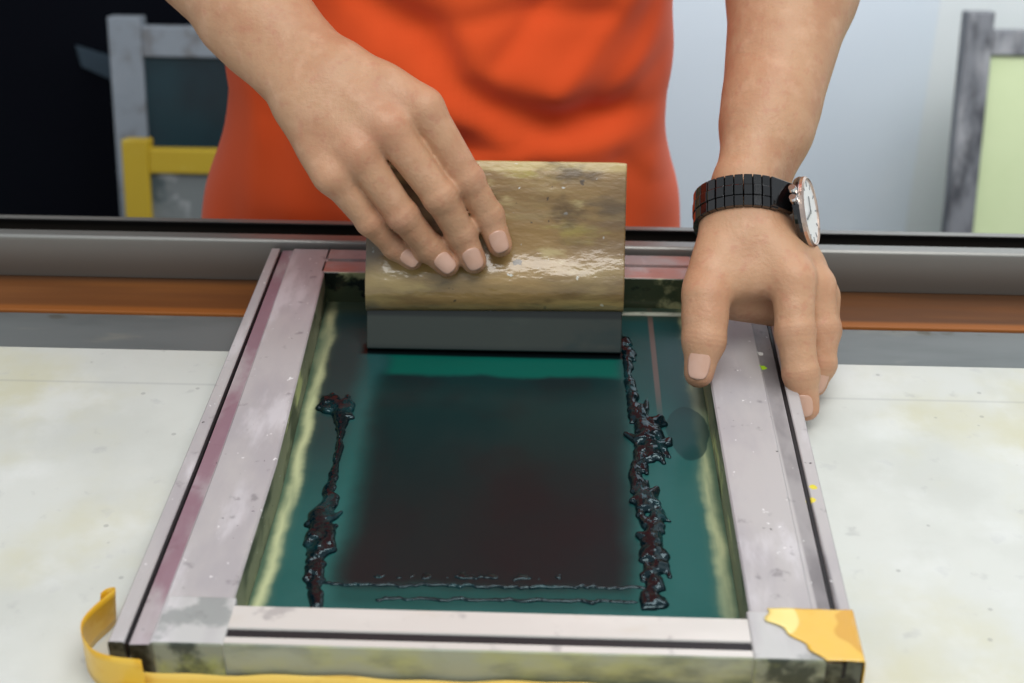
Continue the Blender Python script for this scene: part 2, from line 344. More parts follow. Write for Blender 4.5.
mm = G('teal screen mesh with wiped ink', (38,90,87), .28, 0, .22, coat=.05, coatr=.12); mm.b.inputs['Specular Tint'].default_value = (.6,.95,1,1)
X, Y = mm.xyz(0), mm.xyz(1)
wob = mm.math('MULTIPLY', mm.math('SUBTRACT', mm.noise(30, 3), .5), .010)
Xw = mm.math('ADD', X, wob); Yw = mm.math('ADD', Y, wob)
mm.stain((28,84,80), 14, .42, .62, .8)
mm.mix(mm.ss(Yw, .10, .30, 0, .62), (34,66,70))
mm.mix(mm.math('MULTIPLY', mm.band(Xw, -.125, -.098, .006), mm.ss(Yw, .07, .2, 0, .65)), (34,46,48))
mm.mix(mm.math('MULTIPLY', mm.ss(mm.math('ABSOLUTE', mm.math('SUBTRACT', X, .0955)), .0022, .0012), mm.ss(Yw, .2, .27, 0, .45)), (150,110,100))
gx = mm.math('MULTIPLY', mm.math('MULTIPLY', mm.math('DIVIDE', mm.math('SUBTRACT', Y, .12), .24), 1., True), .009)
Xg = mm.math('ADD', Xw, mm.math('MULTIPLY', gx, mm.ss(X, .0, -.05)))
gl = mm.ss(mm.math('ABSOLUTE', Xg), 0.110, .1245)                                # yellow-green glue line round the edge
mm.mix(mm.math('MULTIPLY', gl, .55), (104,122,92)); mm.mix(mm.math('MULTIPLY', mm.band(mm.math('ABSOLUTE', Xg), 0.1165, .1222, .003), mm.ss(mm.noise(60, 4, (1,.12,1)), .36, .6, .35, .95)), (188,196,152))
mm.mix(mm.math('MULTIPLY', mm.ss(Yw, .335, .352), .8), (56,66,50))
mm.mix(mm.math('MULTIPLY', mm.band(Y, .3475, .3525, .0015), mm.math('MULTIPLY', mm.ss(X, .05, .075), mm.ss(mm.noise(70, 4, (.5,1,1)), .4, .55))), (196,202,186))  # white wet glints painted into the mesh colour by the back bar
im = mm.math('MULTIPLY', mm.band(Xw, -.084, .074, .006), mm.band(Yw, .030, .300, .006))
mm.mix(mm.math('MULTIPLY', im, .75), (10,62,60))
core = mm.math('MULTIPLY', mm.band(Xw, -.081, .0715, .010), mm.band(Yw, .0465, .262, .006))
mm.mix(mm.math('MULTIPLY', core, .93), (16,22,26)); mm.mix(mm.math('MULTIPLY', core, mm.ss(Yw, .10, .24, 0, .7)), (9,44,45)); mm.mix(mm.math('MULTIPLY', core, mm.ss(mm.noise(11, 3), .45, .6, 0, .5)), (24,23,27))  # far teal blend puts a soft highlight into the ink colour
mm.mix(mm.math('MULTIPLY', mm.band(Xw, -.08, .072, .005), mm.band(Yw, .262, .287, .004)), (4,84,72))
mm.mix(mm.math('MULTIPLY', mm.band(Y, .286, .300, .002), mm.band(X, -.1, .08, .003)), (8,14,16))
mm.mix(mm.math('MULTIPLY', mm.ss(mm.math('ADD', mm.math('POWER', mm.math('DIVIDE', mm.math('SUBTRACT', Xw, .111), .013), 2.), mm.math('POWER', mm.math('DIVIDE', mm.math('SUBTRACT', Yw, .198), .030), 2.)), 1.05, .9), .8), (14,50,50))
mm.bump(mm.noise(26, 2), .12, .002)
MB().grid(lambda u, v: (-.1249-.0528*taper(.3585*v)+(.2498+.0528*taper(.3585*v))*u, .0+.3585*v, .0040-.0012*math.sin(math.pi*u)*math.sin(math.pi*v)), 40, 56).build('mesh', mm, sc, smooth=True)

# ------------------------------------------------------------------ wet ink left on the mesh
mk = G('wet dark teal ink', (4,21,27), .08, 0, .42); mk.b.inputs['Specular Tint'].default_value = (.7,.95,1,1); mk.stain((12,52,56), 60, .52, .68, .8); mk.bump(mk.noise(190, 3, (1,.5,1)), .35, .002)
def ink(name, label, blobs, path_w):
    lo = np.min([np.array(b[0])-b[2] for b in blobs], 0)-.004; hi = np.max([np.array(b[0])+b[2] for b in blobs], 0)+.004
    lo[2] = .0005
    fld = Field(lo, hi, .0007); fld.add(blobs, .0028, 0); vs, fs = fld.mesh(1)
    return tag(link(name, np_mesh(name, vs, fs), mk), label, 'ink')
def onz(px, py, z):
    d = RM @ V((px-512)/F, (py-341.5)/F, 1); return CAM+d*((z-CAM[2])/d[2])
def ridge(path, n):
    """path: px, py, half width (m); a lumpy line of folded ink"""
    out = []; pts = [(onz(a, b, .005), w) for a, b, w in path]
    for i in range(n):
        t = i/(n-1)*(len(pts)-1); k = min(int(t), len(pts)-2); t -= k
        c = pts[k][0]*(1-t)+pts[k+1][0]*t; w = pts[k][1]*(1-t)+pts[k+1][1]*t
        for j in range(3):
            a = c+V(rng.normal(0, w*.5), rng.normal(0, .002), 0); r = w*rng.uniform(.13, .36)+.0005
            b = a+V(rng.normal(0, w*.35), rng.uniform(.002, .009)*rng.choice((-1, 1)), 0)
            a[2] = .0030+r*.15; b[2] = .0030+r*rng.uniform(.1, .7)
            out.append((a, b, r, r*rng.uniform(.35, .8)))
    return out
left = ridge([(326,398,.003),(338,402,.0095),(341,412,.007),(343,424,.0016),(338,450,.0012),(332,480,.0018),(327,500,.005),(320,520,.0085),(320,545,.0085),(316,565,.004),(314,590,.0025),(318,606,.002)], 74)
right = ridge([(624,338,.0035),(628,352,.0035),(628,372,.0022),(632,395,.0036),(638,415,.007),(650,432,.010),(655,447,.0085),(640,460,.0048),(636,480,.0035),(646,496,.007),(652,520,.008),(652,545,.008),(655,565,.006),(654,588,.004),(654,606,.0055)], 100)
ink('ink_ridge', 'lumpy ridge of wet dark ink along the left side of the print area', left, 1)
ink('ink_ridge', 'thicker lumpy ridge of wet dark ink along the right side of the print area', right, 1)
near = []
for y0, x0, x1, n, rr in ((586,322,648,60,.0008),(600,372,640,40,.0009),(578,372,560,46,.0009)):
    last = None
    for i in range(n):
        x = x0+(x1-x0)*i/(n-1); q = onz(x, y0+rng.normal(0, .9)+(x-480)*.012, .0036); r = rr*rng.uniform(.6, 1.25); q[2] = .0032
        if y0 == 578:
            if rng.random() < .6: near.append((q, q+V(0, rng.uniform(.001, .006), 0), r*.8, r*.4))
        else:
            if last is not None: near.append((last, q, r, r))
            last = q
ink('ink_line', 'thin wet ink lines and specks along the near edge of the print area', near, 1)

# ------------------------------------------------------------------ yellow tape
my = G('glossy yellow tape', (228,184,74), .22, 0, .5, coat=.5); my.stain((243,222,140), 34, .485, .505, .9, (1,.6,1), 1); my.stain((205,150,40), 60, .55, .60, .8, (.8,.8,1), 1)
myb = G('yellow tape lighter', (236,200,96), .3, 0, .5, coat=.3); myb.stain((205,160,52), 60, .58, .62, .6, (.35,1,1), 2)
def ribbon(name, rows, mat, label, thick=.0004):
    """rows: list of point lists, one per step along the tape"""
    mb = MB(); w = len(rows[0])
    mb.add([p for r in rows for p in r], [(j*w+i, j*w+i+1, (j+1)*w+i+1, (j+1)*w+i) for j in range(len(rows)-1) for i in range(w-1)])
    o = mb.build(name, mat, None, smooth=True); m = o.modifiers.new('thickness', 'SOLIDIFY'); m.thickness = thick; m.offset = 0
    return tag(o, label, 'tape')
def lift(x, y, z, a=.00025): return V(x, y, z+a*(math.sin(x*310+y*170)*math.sin(y*260-x*90)+1))
rows = []
for j in range(31):                               # over the right corner, down the outer side
    t = j/30; y = .0055-.0360*t
    xl = .1335+(.022*max(0, (t-.28)/.72)**.8 if t > .28 else -.001*math.sin(t*9))+.0012*math.sin(t*21)
    xr = flare(.1779, y); top = [lift(xl+(xr-xl)*i/16, y, Z+.0012) for i in range(17)]
    rows.append(top+[V(xr+.0008,y,Z+.0004), V(xr+.0011,y,Z-.004), V(xr+.0011,y,.014), V(xr+.0013,y,.006), V(xr+.0021,y,.0014)])
ribbon('tape_strip', rows, my, 'glossy yellow tape wrapped over the near right corner of the frame')
rows = []
for j in range(61):                               # along the foot of the front face
    x = -.1765+.349*j/60; wv = .0008*math.sin(x*60)+.0005*math.sin(x*170)
    rows.append([V(x,-.0304,0.0108+wv), V(x,-.0306,.006), V(x,-.0309,.0016), V(x,-.033,.0009), V(x,-.040,.0008), V(x,-.050,.0007)])
ribbon('tape_strip', rows, myb, 'yellow tape running along the foot of the front bar')
cur = [(-.160,-.036),(-.172,-.0375),(-.1815,-.036),(-.1878,-.029),(-.1893,-.020),(-.1872,-.011),(-.1838,-.003),(-.1822,.003),(-.1840,.007),(-.1885,.0075),(-.1915,.0055)]
rows = []
for k in range(61):
    t = k/60*(len(cur)-1); i = min(int(t), len(cur)-2); u = t-i
    p0, p1, p2, p3 = [np.array(cur[min(max(i+q, 0), len(cur)-1)]) for q in (-1,0,1,2)]
    p = V(-.0075,.012)*min(1, k/22)+.5*((2*p1)+(-p0+p2)*u+(2*p0-5*p1+4*p2-p3)*u*u+(-p0+3*p1-3*p2+p3)*u**3)
    sft = k/60; rows.append([V(p[0]+.004*h*sft, p[1]-.002*h, 0.0012+.024*h*(1-.25*max(0, sft-.6)/.4)) for h in np.linspace(0, 1, 6)])
myc = G('yellow tape end', (228,176,38), .35, 0, .5, coat=.3); myc.stain((240,200,80), 50, .5, .6, .6)
ribbon('tape_strip', rows, myc, 'loose yellow tape end curling up beside the near left corner of the frame')

# ------------------------------------------------------------------ squeegee
LEAN = math.radians(26); yaw = math.radians(.3)
su = V(0, math.sin(LEAN), math.cos(LEAN)); sn = V(0, -math.cos(LEAN), math.sin(LEAN)); sx = V(math.cos(yaw), math.sin(yaw), 0)
SB = V(-.0115, .2930, .0042)
S = lambda x, n, u: SB+sx*x+sn*n+su*u
sq = empty('squeegee', tuple(SB), 'worn wooden squeegee with a dark rubber blade held upright on the mesh', 'squeegee')
mwd = G('wet worn wood', (152,122,70), .36, 0, .45, coat=.85, coatr=.09)
mwd.stain((92,72,48), 16, .38, .6, .85, (.35,1,1.6), 6); mwd.stain((172,152,104), 22, .5, .64, .85, (.25,1,1.8), 6); mwd.stain((74,66,54), 24, .58, .7, .75, (.4,1,1.5), 5)
mwd.stain((172,160,76), 30, .58, .7, .7, (.5,1,1.4)); mwd.mix(mwd.ss(mwd.noise(110, 3), .69, .71, 0, .9), (30,28,26)); mwd.mix(mwd.ss(mwd.noise(135, 2), .715, .73, 0, .9), (205,210,205))
mwd.mix(mwd.math('MULTIPLY', mwd.band(mwd.xyz(2), .062, .106, .008), mwd.ss(mwd.noise(18, 5, (.4,1,1.6)), .38, .6, .2, .75)), (104,84,64)); mwd.mix(mwd.math('MULTIPLY', mwd.band(mwd.xyz(2), .030, .056, .006), mwd.ss(mwd.noise(24, 5, (.4,1,1.6)), .4, .6, .1, .7)), (166,146,92)); mwd.mix(mwd.ss(mwd.xyz(2), .1105, .1125, 0, .6), (200,180,126))
mwd.mix(mwd.math('MULTIPLY', mwd.ss(mwd.xyz(0), -.06, -.085), mwd.ss(mwd.noise(22, 4), .4, .6, .2, .75)), (84,80,66))
mwd.stain((70,54,36), 30, .52, .66, .8, (.55,1,1.2), 6); mwd.stain((60,50,38), 11, .54, .64, .6, (.8,1,1.2), 6, mask=mwd.ss(mwd.xyz(2), .04, .07)); mwd.stain((188,172,122), 42, .60, .70, .7, (.5,1,1.2), 6)
mwd.put(mwd.b.inputs['Coat Weight'], mwd.ss(mwd.xyz(2), .058, .072, .85, .12))
mwd.bump(mwd.noise(52, 4, (.5,1,1.2)), .55, .003)
def wood_rows():
    prof = [(-.0085,.028),(-.004,.0255),(.004,.0255),(.0078,.0275),(.0105,.032),(.0124,.037),(.0134,.042),(.0134,.047),(.0122,.053),(.0104,.059),(.0090,.066),(.0086,.080),(.0086,.100),(.0086,.1245),(.0080,.1262),(-.0075,.1262),(-.0085,.1250),(-.0090,.10),(-.0104,.062),(-.012,.044),(-.0108,.034)]
    mb = MB(); n = len(prof); K = 24; vs = []
    for k in range(K+1):
        x = -.0857+.1714*k/K; e = min(k, K-k); rd = 1 if e else .9
        vs += [S(x, a*rd, b+(.0022 if b < .04 else .0011 if b < .06 else 0)*(k/K)*1.0+(0 if e else -.0005)) for a, b in prof]
    fs = [(k*n+i, k*n+(i+1) % n, (k+1)*n+(i+1) % n, (k+1)*n+i) for k in range(K) for i in range(n)]
    return mb.add(vs, fs+[tuple(range(n-1,-1,-1)), tuple(range(K*n, K*n+n))])
o = wood_rows().build('handle', mwd, sq, bevel=.0012, smooth=True); o.data.set_sharp_from_angle(angle=.7)
mrb = G('dark grey rubber', (46,53,48), .32, 0, .4, coat=.15); mrb.stain((72,78,68), 18, .45, .65, .7, (.4,1,1)); mrb.stain((20,42,42), 26, .5, .66, .8, (.6,1,1)); mrb.mix(mrb.ss(mrb.xyz(2), .006, .001), (12,26,26)); mrb.mix(mrb.ss(mrb.xyz(2), .021, .0235, 0, .8), (14,20,20))
MB().prism([(-.004,0),(.004,0),(.0044,.001),(.0044,.031),(-.0044,.031)], -.0850, .0850, lambda a, b, t: S(t, a, b)).build('blade', mrb, sq, bevel=.0006)
# ------------------------------------------------------------------ the printer: body
TX = -.067                                                    # middle of the torso
person = empty('person', (TX,.56,FLOOR), 'person in an orange T-shirt leaning over the table, holding squeegee and frame', 'person')
msk = G('skin', (192,150,117), .48, 0, .35)
msk.b.inputs['Subsurface Weight'].default_value = .12; msk.b.inputs['Subsurface Radius'].default_value = (.012,.005,.003); msk.b.inputs['Subsurface Scale'].default_value = .5
at_ = msk.t.nodes.new('ShaderNodeAttribute'); at_.attribute_name = 'warm'
msk.stain((176,124,94), 34, .40, .68, .5); msk.stain((206,164,134), 70, .48, .7, .5); msk.stain((182,122,98), 150, .52, .72, .4)
msk.mix(msk.math('MULTIPLY', at_.outputs['Fac'], .5), (198,130,104))
at2 = msk.t.nodes.new('ShaderNodeAttribute'); at2.attribute_name = 'crease'
msk.mix(msk.math('MULTIPLY', at2.outputs['Fac'], .22), (140,92,70))
msk.bump(msk.math('ADD', msk.noise(520, 3), msk.math('MULTIPLY', msk.noise(140, 4), 1.6)), .24, .0016)

def chain(pts, rad):                                          # joints -> round cones
    return [(pts[i], pts[i+1], rad[i], rad[i+1]) for i in range(len(pts)-1)]
# ---- right hand: fingers over the face of the squeegee
RH = dict(
  index =([(424,108,.893),(468,180,.909),(489,216,.9225),(500,245,.9275)], [.0122,.0103,.0095,.0082]),
  middle=([(389,128,.888),(440,197,.903),(461,234,.9205),(474,261,.9275)], [.0124,.0107,.0097,.0085]),
  ring  =([(358,152,.889),(403,216,.906),(430,248,.9235),(447,265,.9285)], [.0118,.0101,.0092,.0081]),
  pinky =([(332,175,.893),(370,222,.911),(395,247,.9260),(412,260,.9300)], [.0106,.0086,.0079,.0070]))
rw = [(346,70,.905),(330,82,.900),(314,95,.900),(305,106,.905)]
relb = P(48,-200,1.0); rsh = V(TX-.185,.535,.49)
warm = []; crease = []; nails = []
fr_ = Field((-.38,.26,.02), (.03,.60,.40), .0013)
def finger(fld, J, R, knuck=1.0, tipn=None, ko=.0032):
    J = [P(*j) for j in J]; pr = chain(J, R)
    pr.append((J[1], J[1], R[1]*1.01, R[1]*1.01)); pr.append((J[2], J[2], R[2]*1.0, R[2]*1.0))
    fld.add(pr, .003, ko); warm.extend([(J[0], .013, .6*knuck), (J[1], .010, .55), (J[2], .007, .35), (J[3], .010, .55)])
    d = nrm(J[3]-J[2]); n = nrm(-FWD-.0*DOWN); n = nrm(n-d*(n @ d)) if tipn is None else nrm(tipn-d*(tipn @ d))
    nails.append((J[3], d, n, R[3], J[2], R[2]))
    for j, (a, b) in ((1, (J[0], J[2])), (2, (J[1], J[3]))):
        ax = nrm(b-a)
        for o_ in (-.0022, 0, .0022): crease.append((J[j]+ax*o_, ax, R[j]))
    return J
JR = {k: finger(fr_, *v) for k, v in RH.items()}
W = [P(*p) for p in rw]
palm = []
for k, wv in zip(('index','middle','ring','pinky'), W):
    a = JR[k][0]; palm.append((wv, a, .0165, .0118))
ks = ['index','middle','ring','pinky']
for a, b in zip(ks, ks[1:]):
    palm.append((JR[a][0]*.8+W[ks.index(a)]*.2+FWD*.004, JR[b][0]*.8+W[ks.index(b)]*.2+FWD*.004, .0115, .0115))
    palm.append((JR[a][0]*.5+W[ks.index(a)]*.5+FWD*.004, JR[b][0]*.5+W[ks.index(b)]*.5+FWD*.004, .0145, .0145))
fr_.add(palm, .010, .006)
# thumb behind the board, leaving the side of the palm
th = [P(372,88,.915), P(410,128,.955), P(446,170,.972), P(466,205,.972)]
fr_.add(chain(th, [.0165,.0135,.0112,.0092]), .004, .010)
# forearm and upper arm
wd = nrm(P(345,60,.9)-P(290,124,.9))
fa = []
wc = P(322,88,.905)
for o_ in (-.0125, 0, .0125):
    fa.append((wc+wd*o_, relb*.25+wc*.75+wd*o_*1.0, .0185, .0215))
fa.append((relb*.20+wc*.80, relb*.62+wc*.38, .0300, .0405)); fa.append((relb*.62+wc*.38, relb, .0405, .0400))
fa.append((wc+wd*-.016-FWD*.004, wc+wd*-.016-FWD*.004, .0145, .0145))                     # ulna head
fr_.add(fa, .014, .012)
fr_.add([(relb, rsh, .041, .050)], .01, .02)
# ---- left hand: thumb inside, fingers over the outer edge of the frame
fl_ = Field((.06,.16,-.005), (.30,.60,.42), .0013)
LH = dict(
  index =([(793,278,.872),(795,332,.868),(801,374,.8685),(806.5,408,.8720)], [.0134,.0119,.0108,.0080]),
  middle=([(813,287,.890),(821,330,.888),(820,364,.889),(814,384,.892)], [.0136,.0111,.0098,.0082]),
  ring  =([(818,297,.907),(824,330,.906),(821,364,.908),(814,384,.912)], [.0126,.0104,.0090,.0078]),
  pinky =([(814,304,.922),(818,330,.922),(812,354,.925),(806,370,.930)], [.0112,.0092,.0080,.0070]))
JL = {k: finger(fl_, v[0], v[1], .8, tipn=nrm(RIGHT*-.35-FWD*.8+DOWN*.1) if k == 'index' else None) for k, v in LH.items()}
lth = [P(729,226,.893), P(706,296,.872), P(704,340,.867), P(699,373,.8665)]
Rt = [.0170,.0140,.0121,.0092]
fl_.add(chain(lth, Rt)+[(lth[1]*.5+lth[2]*.5, lth[1]*.5+lth[2]*.5, .0136, .0136), (lth[2], lth[2], .0121, .0121)], .005, .004)
warm.extend([(lth[1], .014, .3), (lth[2], .012, .5), (lth[3], .011, .6)])
dth = nrm(lth[3]-lth[2]); nails.append((lth[3], dth, nrm(-FWD-RIGHT*.25-dth*((-FWD-RIGHT*.25) @ dth)), Rt[3], lth[2], Rt[2]))
for o_ in (-.003, 0, .003): crease.append((lth[2]+dth*o_, dth, .0124))
lwc = P(747,192,.912)
lp = []
for k, q, r in (('index',(747,222,.892),.0185),('middle',(758,218,.905),.0185),('ring',(764,216,.918),.0175),('pinky',(764,212,.930),.0165)):
    lp.append((P(*q), JL[k][0], r, .0130))
lp += [(P(740,220,.90), P(707,287,.880), .0195, .0143), (P(752,226,.893), P(745,268,.884), .021, .0135),
       (P(718,282,.878), P(778,276,.880), .0110, .0125), (P(722,292,.893), P(790,300,.905), .0135, .0135), (P(735,296,.905), P(795,310,.922), .0150, .0130), (P(728,262,.885), P(774,262,.886), .014, .014), (P(742,240,.890), P(778,250,.892), .018, .017)]
for a, b in zip(ks, ks[1:]): lp.append((JL[a][0]*.75+lwc*.25, JL[b][0]*.75+lwc*.25, .0125, .0120))
fl_.add(lp, .010, .0055)
lelb = P(822,-165,1.0); lsh = V(TX+.185,.545,.49)
aL = nrm(lelb-lwc)
# watch frame of reference: dn dial normal, al along the forearm, ll the remaining side
dn = RM @ nrm(V(.90,-.12,-.40)); dn = nrm(dn); al = nrm(aL-dn*(aL @ dn)); ll = nrm(np.cross(al, dn)); ll = ll if ll @ FWD < 0 else -ll
fb = []
for o_ in (-.0085, 0, .0085):
    fb.append((lwc+ll*o_+RIGHT*.002, lelb*.22+lwc*.78+ll*o_+RIGHT*.004, .0205, .0245, .004)); fb.append((lwc+ll*o_, lwc*1.09-lelb*.09+ll*o_, .0205, .0205, .004))
fb += [(lelb*.18+lwc*.82+RIGHT*.004, lelb*.55+lwc*.45+RIGHT*.002, .0305, .0425), (lelb*.55+lwc*.45+RIGHT*.002, lelb, .0425, .0425)]
fl_.add(fb, .012, .008)
fl_.add([(lelb, lsh, .043, .050)], .01, .02)
# ---- trunk, head and legs (beyond the frame of the photograph)
fb_ = Field((TX-.32,.25,FLOOR), (TX+.32,.80,1.0), .007)
hip = V(TX,.60,.02); ch = V(TX,.56,.40); nk = V(TX,.47,.60); hd = V(TX,.40,.73)
tr = [(hip-RIGHT*.06, ch-RIGHT*.07, .105, .095), (hip+RIGHT*.06, ch+RIGHT*.07, .105, .095), (ch-RIGHT*.12, ch+RIGHT*.12, .07, .07),
      (rsh, lsh, .055, .055), (rsh*.5+lsh*.5, nk, .065, .052), (nk, hd, .052, .055)]
fb_.add(tr, .05, .02)
fwdh = nrm(V(0,-.75,-.55)); uph = nrm(V(0,-.55,.75)); rt = V(1,0,0)
H = lambda a, u, f: hd+rt*a+uph*u+fwdh*f
fb_.add([(H(0,.03,-.02), H(0,.03,.01), .082, .08), (H(0,-.05,.045), H(0,-.07,.055), .055, .045), (H(-.03,-.02,.04), H(.03,-.02,.04), .05, .05)], .04, .03)
fb_.add([(H(0,.02,.088), H(0,-.022,.106), .011, .016), (H(-.03,.028,.075), H(.03,.028,.075), .014, .014), (H(-.022,-.055,.088), H(.022,-.055,.088), .010, .010)], .01, .012)
for sg in (-1, 1): fb_.add([(H(sg*.082,.015,-.005), H(sg*.086,-.03,0), .014, .010)], .005, .006); fb_.add([(H(sg*.03,.012,.085), H(sg*.034,.012,.085), .011, .011)], .002, .006, sub=True)
for sg in (-1, 1): fb_.add([(hip+rt*sg*.085, V(TX+sg*.11,.60,-.38), .090, .062), (V(TX+sg*.11,.60,-.38), V(TX+sg*.12,.63,-.74), .060, .040), (V(TX+sg*.12,.63,-.76), V(TX+sg*.13,.50,-.77), .032, .028)], .02, .03)
parts = [f_.mesh(r) for f_, r in ((fr_, 4), (fl_, 4), (fb_, 3))]
off = 0; VS = []; FS = []
for v_, f_ in parts: VS.append(v_); FS.append(f_+off); off += len(v_)
VS = np.concatenate(VS); FS = np.concatenate(FS)
wa = np.zeros(len(VS)); cr = np.zeros(len(VS))
for c_, r_, k_ in warm: wa = np.maximum(wa, k_*np.exp(-((VS-c_)**2).sum(1)/(r_*r_)))
for c_, ax, r_ in crease:
    d_ = VS-c_; t_ = d_ @ ax; rr_ = np.sqrt(np.maximum((d_**2).sum(1)-t_*t_, 0))
    cr = np.maximum(cr, np.exp(-(t_/.0010)**2)*(rr_ < r_*1.5)*((d_ @ FWD) < -r_*.35))
me = np_mesh('body', VS, FS)
for nm, arr in (('warm', wa), ('crease', cr)):
    A_ = me.attributes.new(nm, 'FLOAT', 'POINT'); A_.data.foreach_set('value', arr.astype(np.float32)[:len(me.vertices)])
body = link('body', me, msk, person, True)
mn = G('fingernail', (205,164,142), .36, 0, .45, coat=.15); mn.mix(mn.ss(mn.noise(90, 2), .4, .65, 0, .5), (212,176,158))
for T, d, n, r, prev, prevr in nails:
    b = np.cross(d, n); mb = MB(); r2 = r*1.0
    def pt(u, v):
        q = r/.0082; sd = (-.0112+.0150*v)*q; e = 2*v-1
        w_ = math.sqrt(max(0, 1-abs(e)**3.2))*.92+.08
        ph = (u-.5)*2*.70*w_; drop = max(0, sd+.001)**2/(r*3.0)
        return T+d*sd+(n*math.cos(ph)+b*math.sin(ph))*(r+(prevr-r)*max(0, -sd)/np.linalg.norm(T-prev)+.0003)-n*drop
    mb.grid(pt, 12, 14); o = mb.build('fingernail', mn, person, smooth=True)
    m_ = o.modifiers.new('thickness', 'SOLIDIFY'); m_.thickness = .0009; m_.offset = 0

# ---- orange T-shirt
msh = G('orange cotton', (230,88,38), .85, 0, .2); msh.stain((220,78,32), 6, .4, .7, .5); msh.b.inputs['Sheen Weight'].default_value = .15
msh.bump(msh.noise(700, 2), .12, .0008)
FY = lambda z: .445-.02*z
def toXZ(px, py):
    q = P(px, py, 1.0); d = q-CAM
    t = (.45-CAM[1])/d[1]; q = CAM+d*t; return q[0], q[2]
folds = []                                                    # (polyline, amplitude, width)
def fold(pts, a, w): folds.append(([toXZ(*p) for p in pts], a, w))
fold([(360,-10),(430,30),(458,80),(490,106),(560,124),(640,130)], -.016, .013)
fold([(420,150),(500,134),(560,136),(610,126),(668,80)], -.011, .011)
fold([(455,110),(520,150),(600,148),(680,140)], .007, .014)
fold([(380,60),(430,90),(480,126),(560,146)], .010, .016)
fold([(470,70),(560,92),(640,84)], .012, .020)
fold([(560,95),(600,50),(650,-10)], .008, .010)
fold([(590,110),(640,60),(665,0)], -.006, .009)
fold([(500,60),(540,10),(560,-20)], -.006, .008)
fold([(470,20),(520,10),(610,20)], -.005, .008)
fold([(470,150),(520,146)], -.004, .005)
fold([(645,120),(662,160),(672,235)], .006, .012)
fold([(660,90),(655,150),(660,170),(683,170)], -.004, .009)
fold([(235,90),(250,150),(242,235)], .007, .012)
fold([(270,110),(300,180),(330,235)], -.008, .016)
fold([(620,175),(650,205),(690,215)], -.004, .008)
def seg_dist(x, z, pl):
    best = np.full_like(x, 9.)
    for (ax, az), (bx, bz) in zip(pl, pl[1:]):
        L = (bx-ax)**2+(bz-az)**2; t = np.clip(((x-ax)*(bx-ax)+(z-az)*(bz-az))/L, 0, 1)
        best = np.minimum(best, np.hypot(x-ax-t*(bx-ax), z-az-t*(bz-az)))
    return best
zk = [-.15,-.03,.03,.10,.18,.28,.38,.46,.51,.545,.57]
cl = [-.285,-.272,-.254,-.233,-.232,-.240,-.255,-.262,-.235,-.170,-.135]          # left and right outline of the shirt
cr_ = [.150,.135,.122,.114,.117,.122,.128,.130,.100,.030,.002]
yc = [.570,.565,.562,.56,.558,.553,.545,.535,.525,.510,.500]
yd = [.128,.122,.118,.114,.114,.118,.118,.105,.085,.062,.055]
nz, nt = 170, 260; zs = np.linspace(-.15, .57, nz); th_ = np.linspace(0, 2*math.pi, nt, endpoint=False)
ZZ, TT = np.meshgrid(zs, th_, indexing='ij')
I = lambda k: np.interp(ZZ, zk, k)
a_ = (I(cr_)-I(cl))/2; xc = (I(cr_)+I(cl))/2; cs, sn_ = np.cos(TT), np.sin(TT)
pw = lambda v: np.sign(v)*np.abs(v)**.82
XX = xc+a_*pw(cs); YY = I(yc)+I(yd)*pw(sn_)
disp = np.zeros_like(XX); front = np.clip(-sn_*1.6, 0, 1)
for pl, A, wd_ in folds: disp += .72*A*np.exp(-(seg_dist(XX, ZZ, pl)/(wd_*1.15))**2)
disp += .0022*np.sin(XX*38+ZZ*20+1.3*np.sin(ZZ*33))+.0016*np.sin(XX*90-ZZ*46)
YY = YY-disp*front; XX = XX+cs*.003*np.sin(ZZ*55+1)*(1-front)
vs = np.stack([XX, YY, ZZ], 2).reshape(-1, 3)
mb = MB(); fs = [(i*nt+j, i*nt+(j+1) % nt, (i+1)*nt+(j+1) % nt, (i+1)*nt+j) for i in range(nz-1) for j in range(nt)]
mb.add(vs, fs)
for sh_, el in ((rsh, relb), (lsh, lelb)):                    # sleeves
    e_ = sh_*.48+el*.52
    mb.tube([sh_+V(0,0,.012)+(sh_-e_)*.15, sh_*.8+e_*.2+V(0,0,.004), sh_*.45+e_*.55, e_], [.050,.072,.074,.080], 28, caps=False)
shirt = mb.build('shirt', msh, person, smooth=True)
# ---- trousers, shoes, hair
ft = Field((TX-.30,.42,FLOOR+.02), (TX+.30,.80,.14), .008)
ft.add([(V(TX-.06,.60,.05), V(TX+.06,.60,.05), .112, .112)], .02, .02)
for sg in (-1, 1): ft.add([(hip+rt*sg*.085, V(TX+sg*.11,.60,-.38), .100, .080), (V(TX+sg*.11,.60,-.38), V(TX+sg*.12,.63,-.68), .078, .065)], .02, .03)
v_, f_ = ft.mesh(3); mtr = G('dark blue denim', (38,46,66), .85); link('trousers', np_mesh('trousers', v_, f_), mtr, person, True)
for sg in (-1, 1):
    fs_ = Field((TX+sg*.13-.09,.40,FLOOR), (TX+sg*.13+.09,.74,FLOOR+.16), .005)
    fs_.add([(V(TX+sg*.12,.66,-.755), V(TX+sg*.13,.47,-.762), .042, .036), (V(TX+sg*.12,.64,-.73), V(TX+sg*.12,.63,-.70), .044, .046)], .02, .01)
    v_, f_ = fs_.mesh(3); v_[:, 2] = np.maximum(v_[:, 2], FLOOR+.001); link('shoe', np_mesh('shoe', v_, f_), G('black shoe', (24,24,26), .5), person, True)
fh = Field(hd-.16, hd+.17, .006)
fh.add([(H(0,.045,-.03), H(0,.05,.005), .088, .084)], .02, .02); fh.add([(H(0,-.06,.075), H(0,.02,.10), .075, .062)], .02, .012, sub=True)
v_, f_ = fh.mesh(3); mh = G('black hair', (22,18,16), .5); mh.bump(mh.noise(120, 3, (1,.2,.2)), .5, .004); link('hair', np_mesh('hair', v_, f_), mh, person, True)

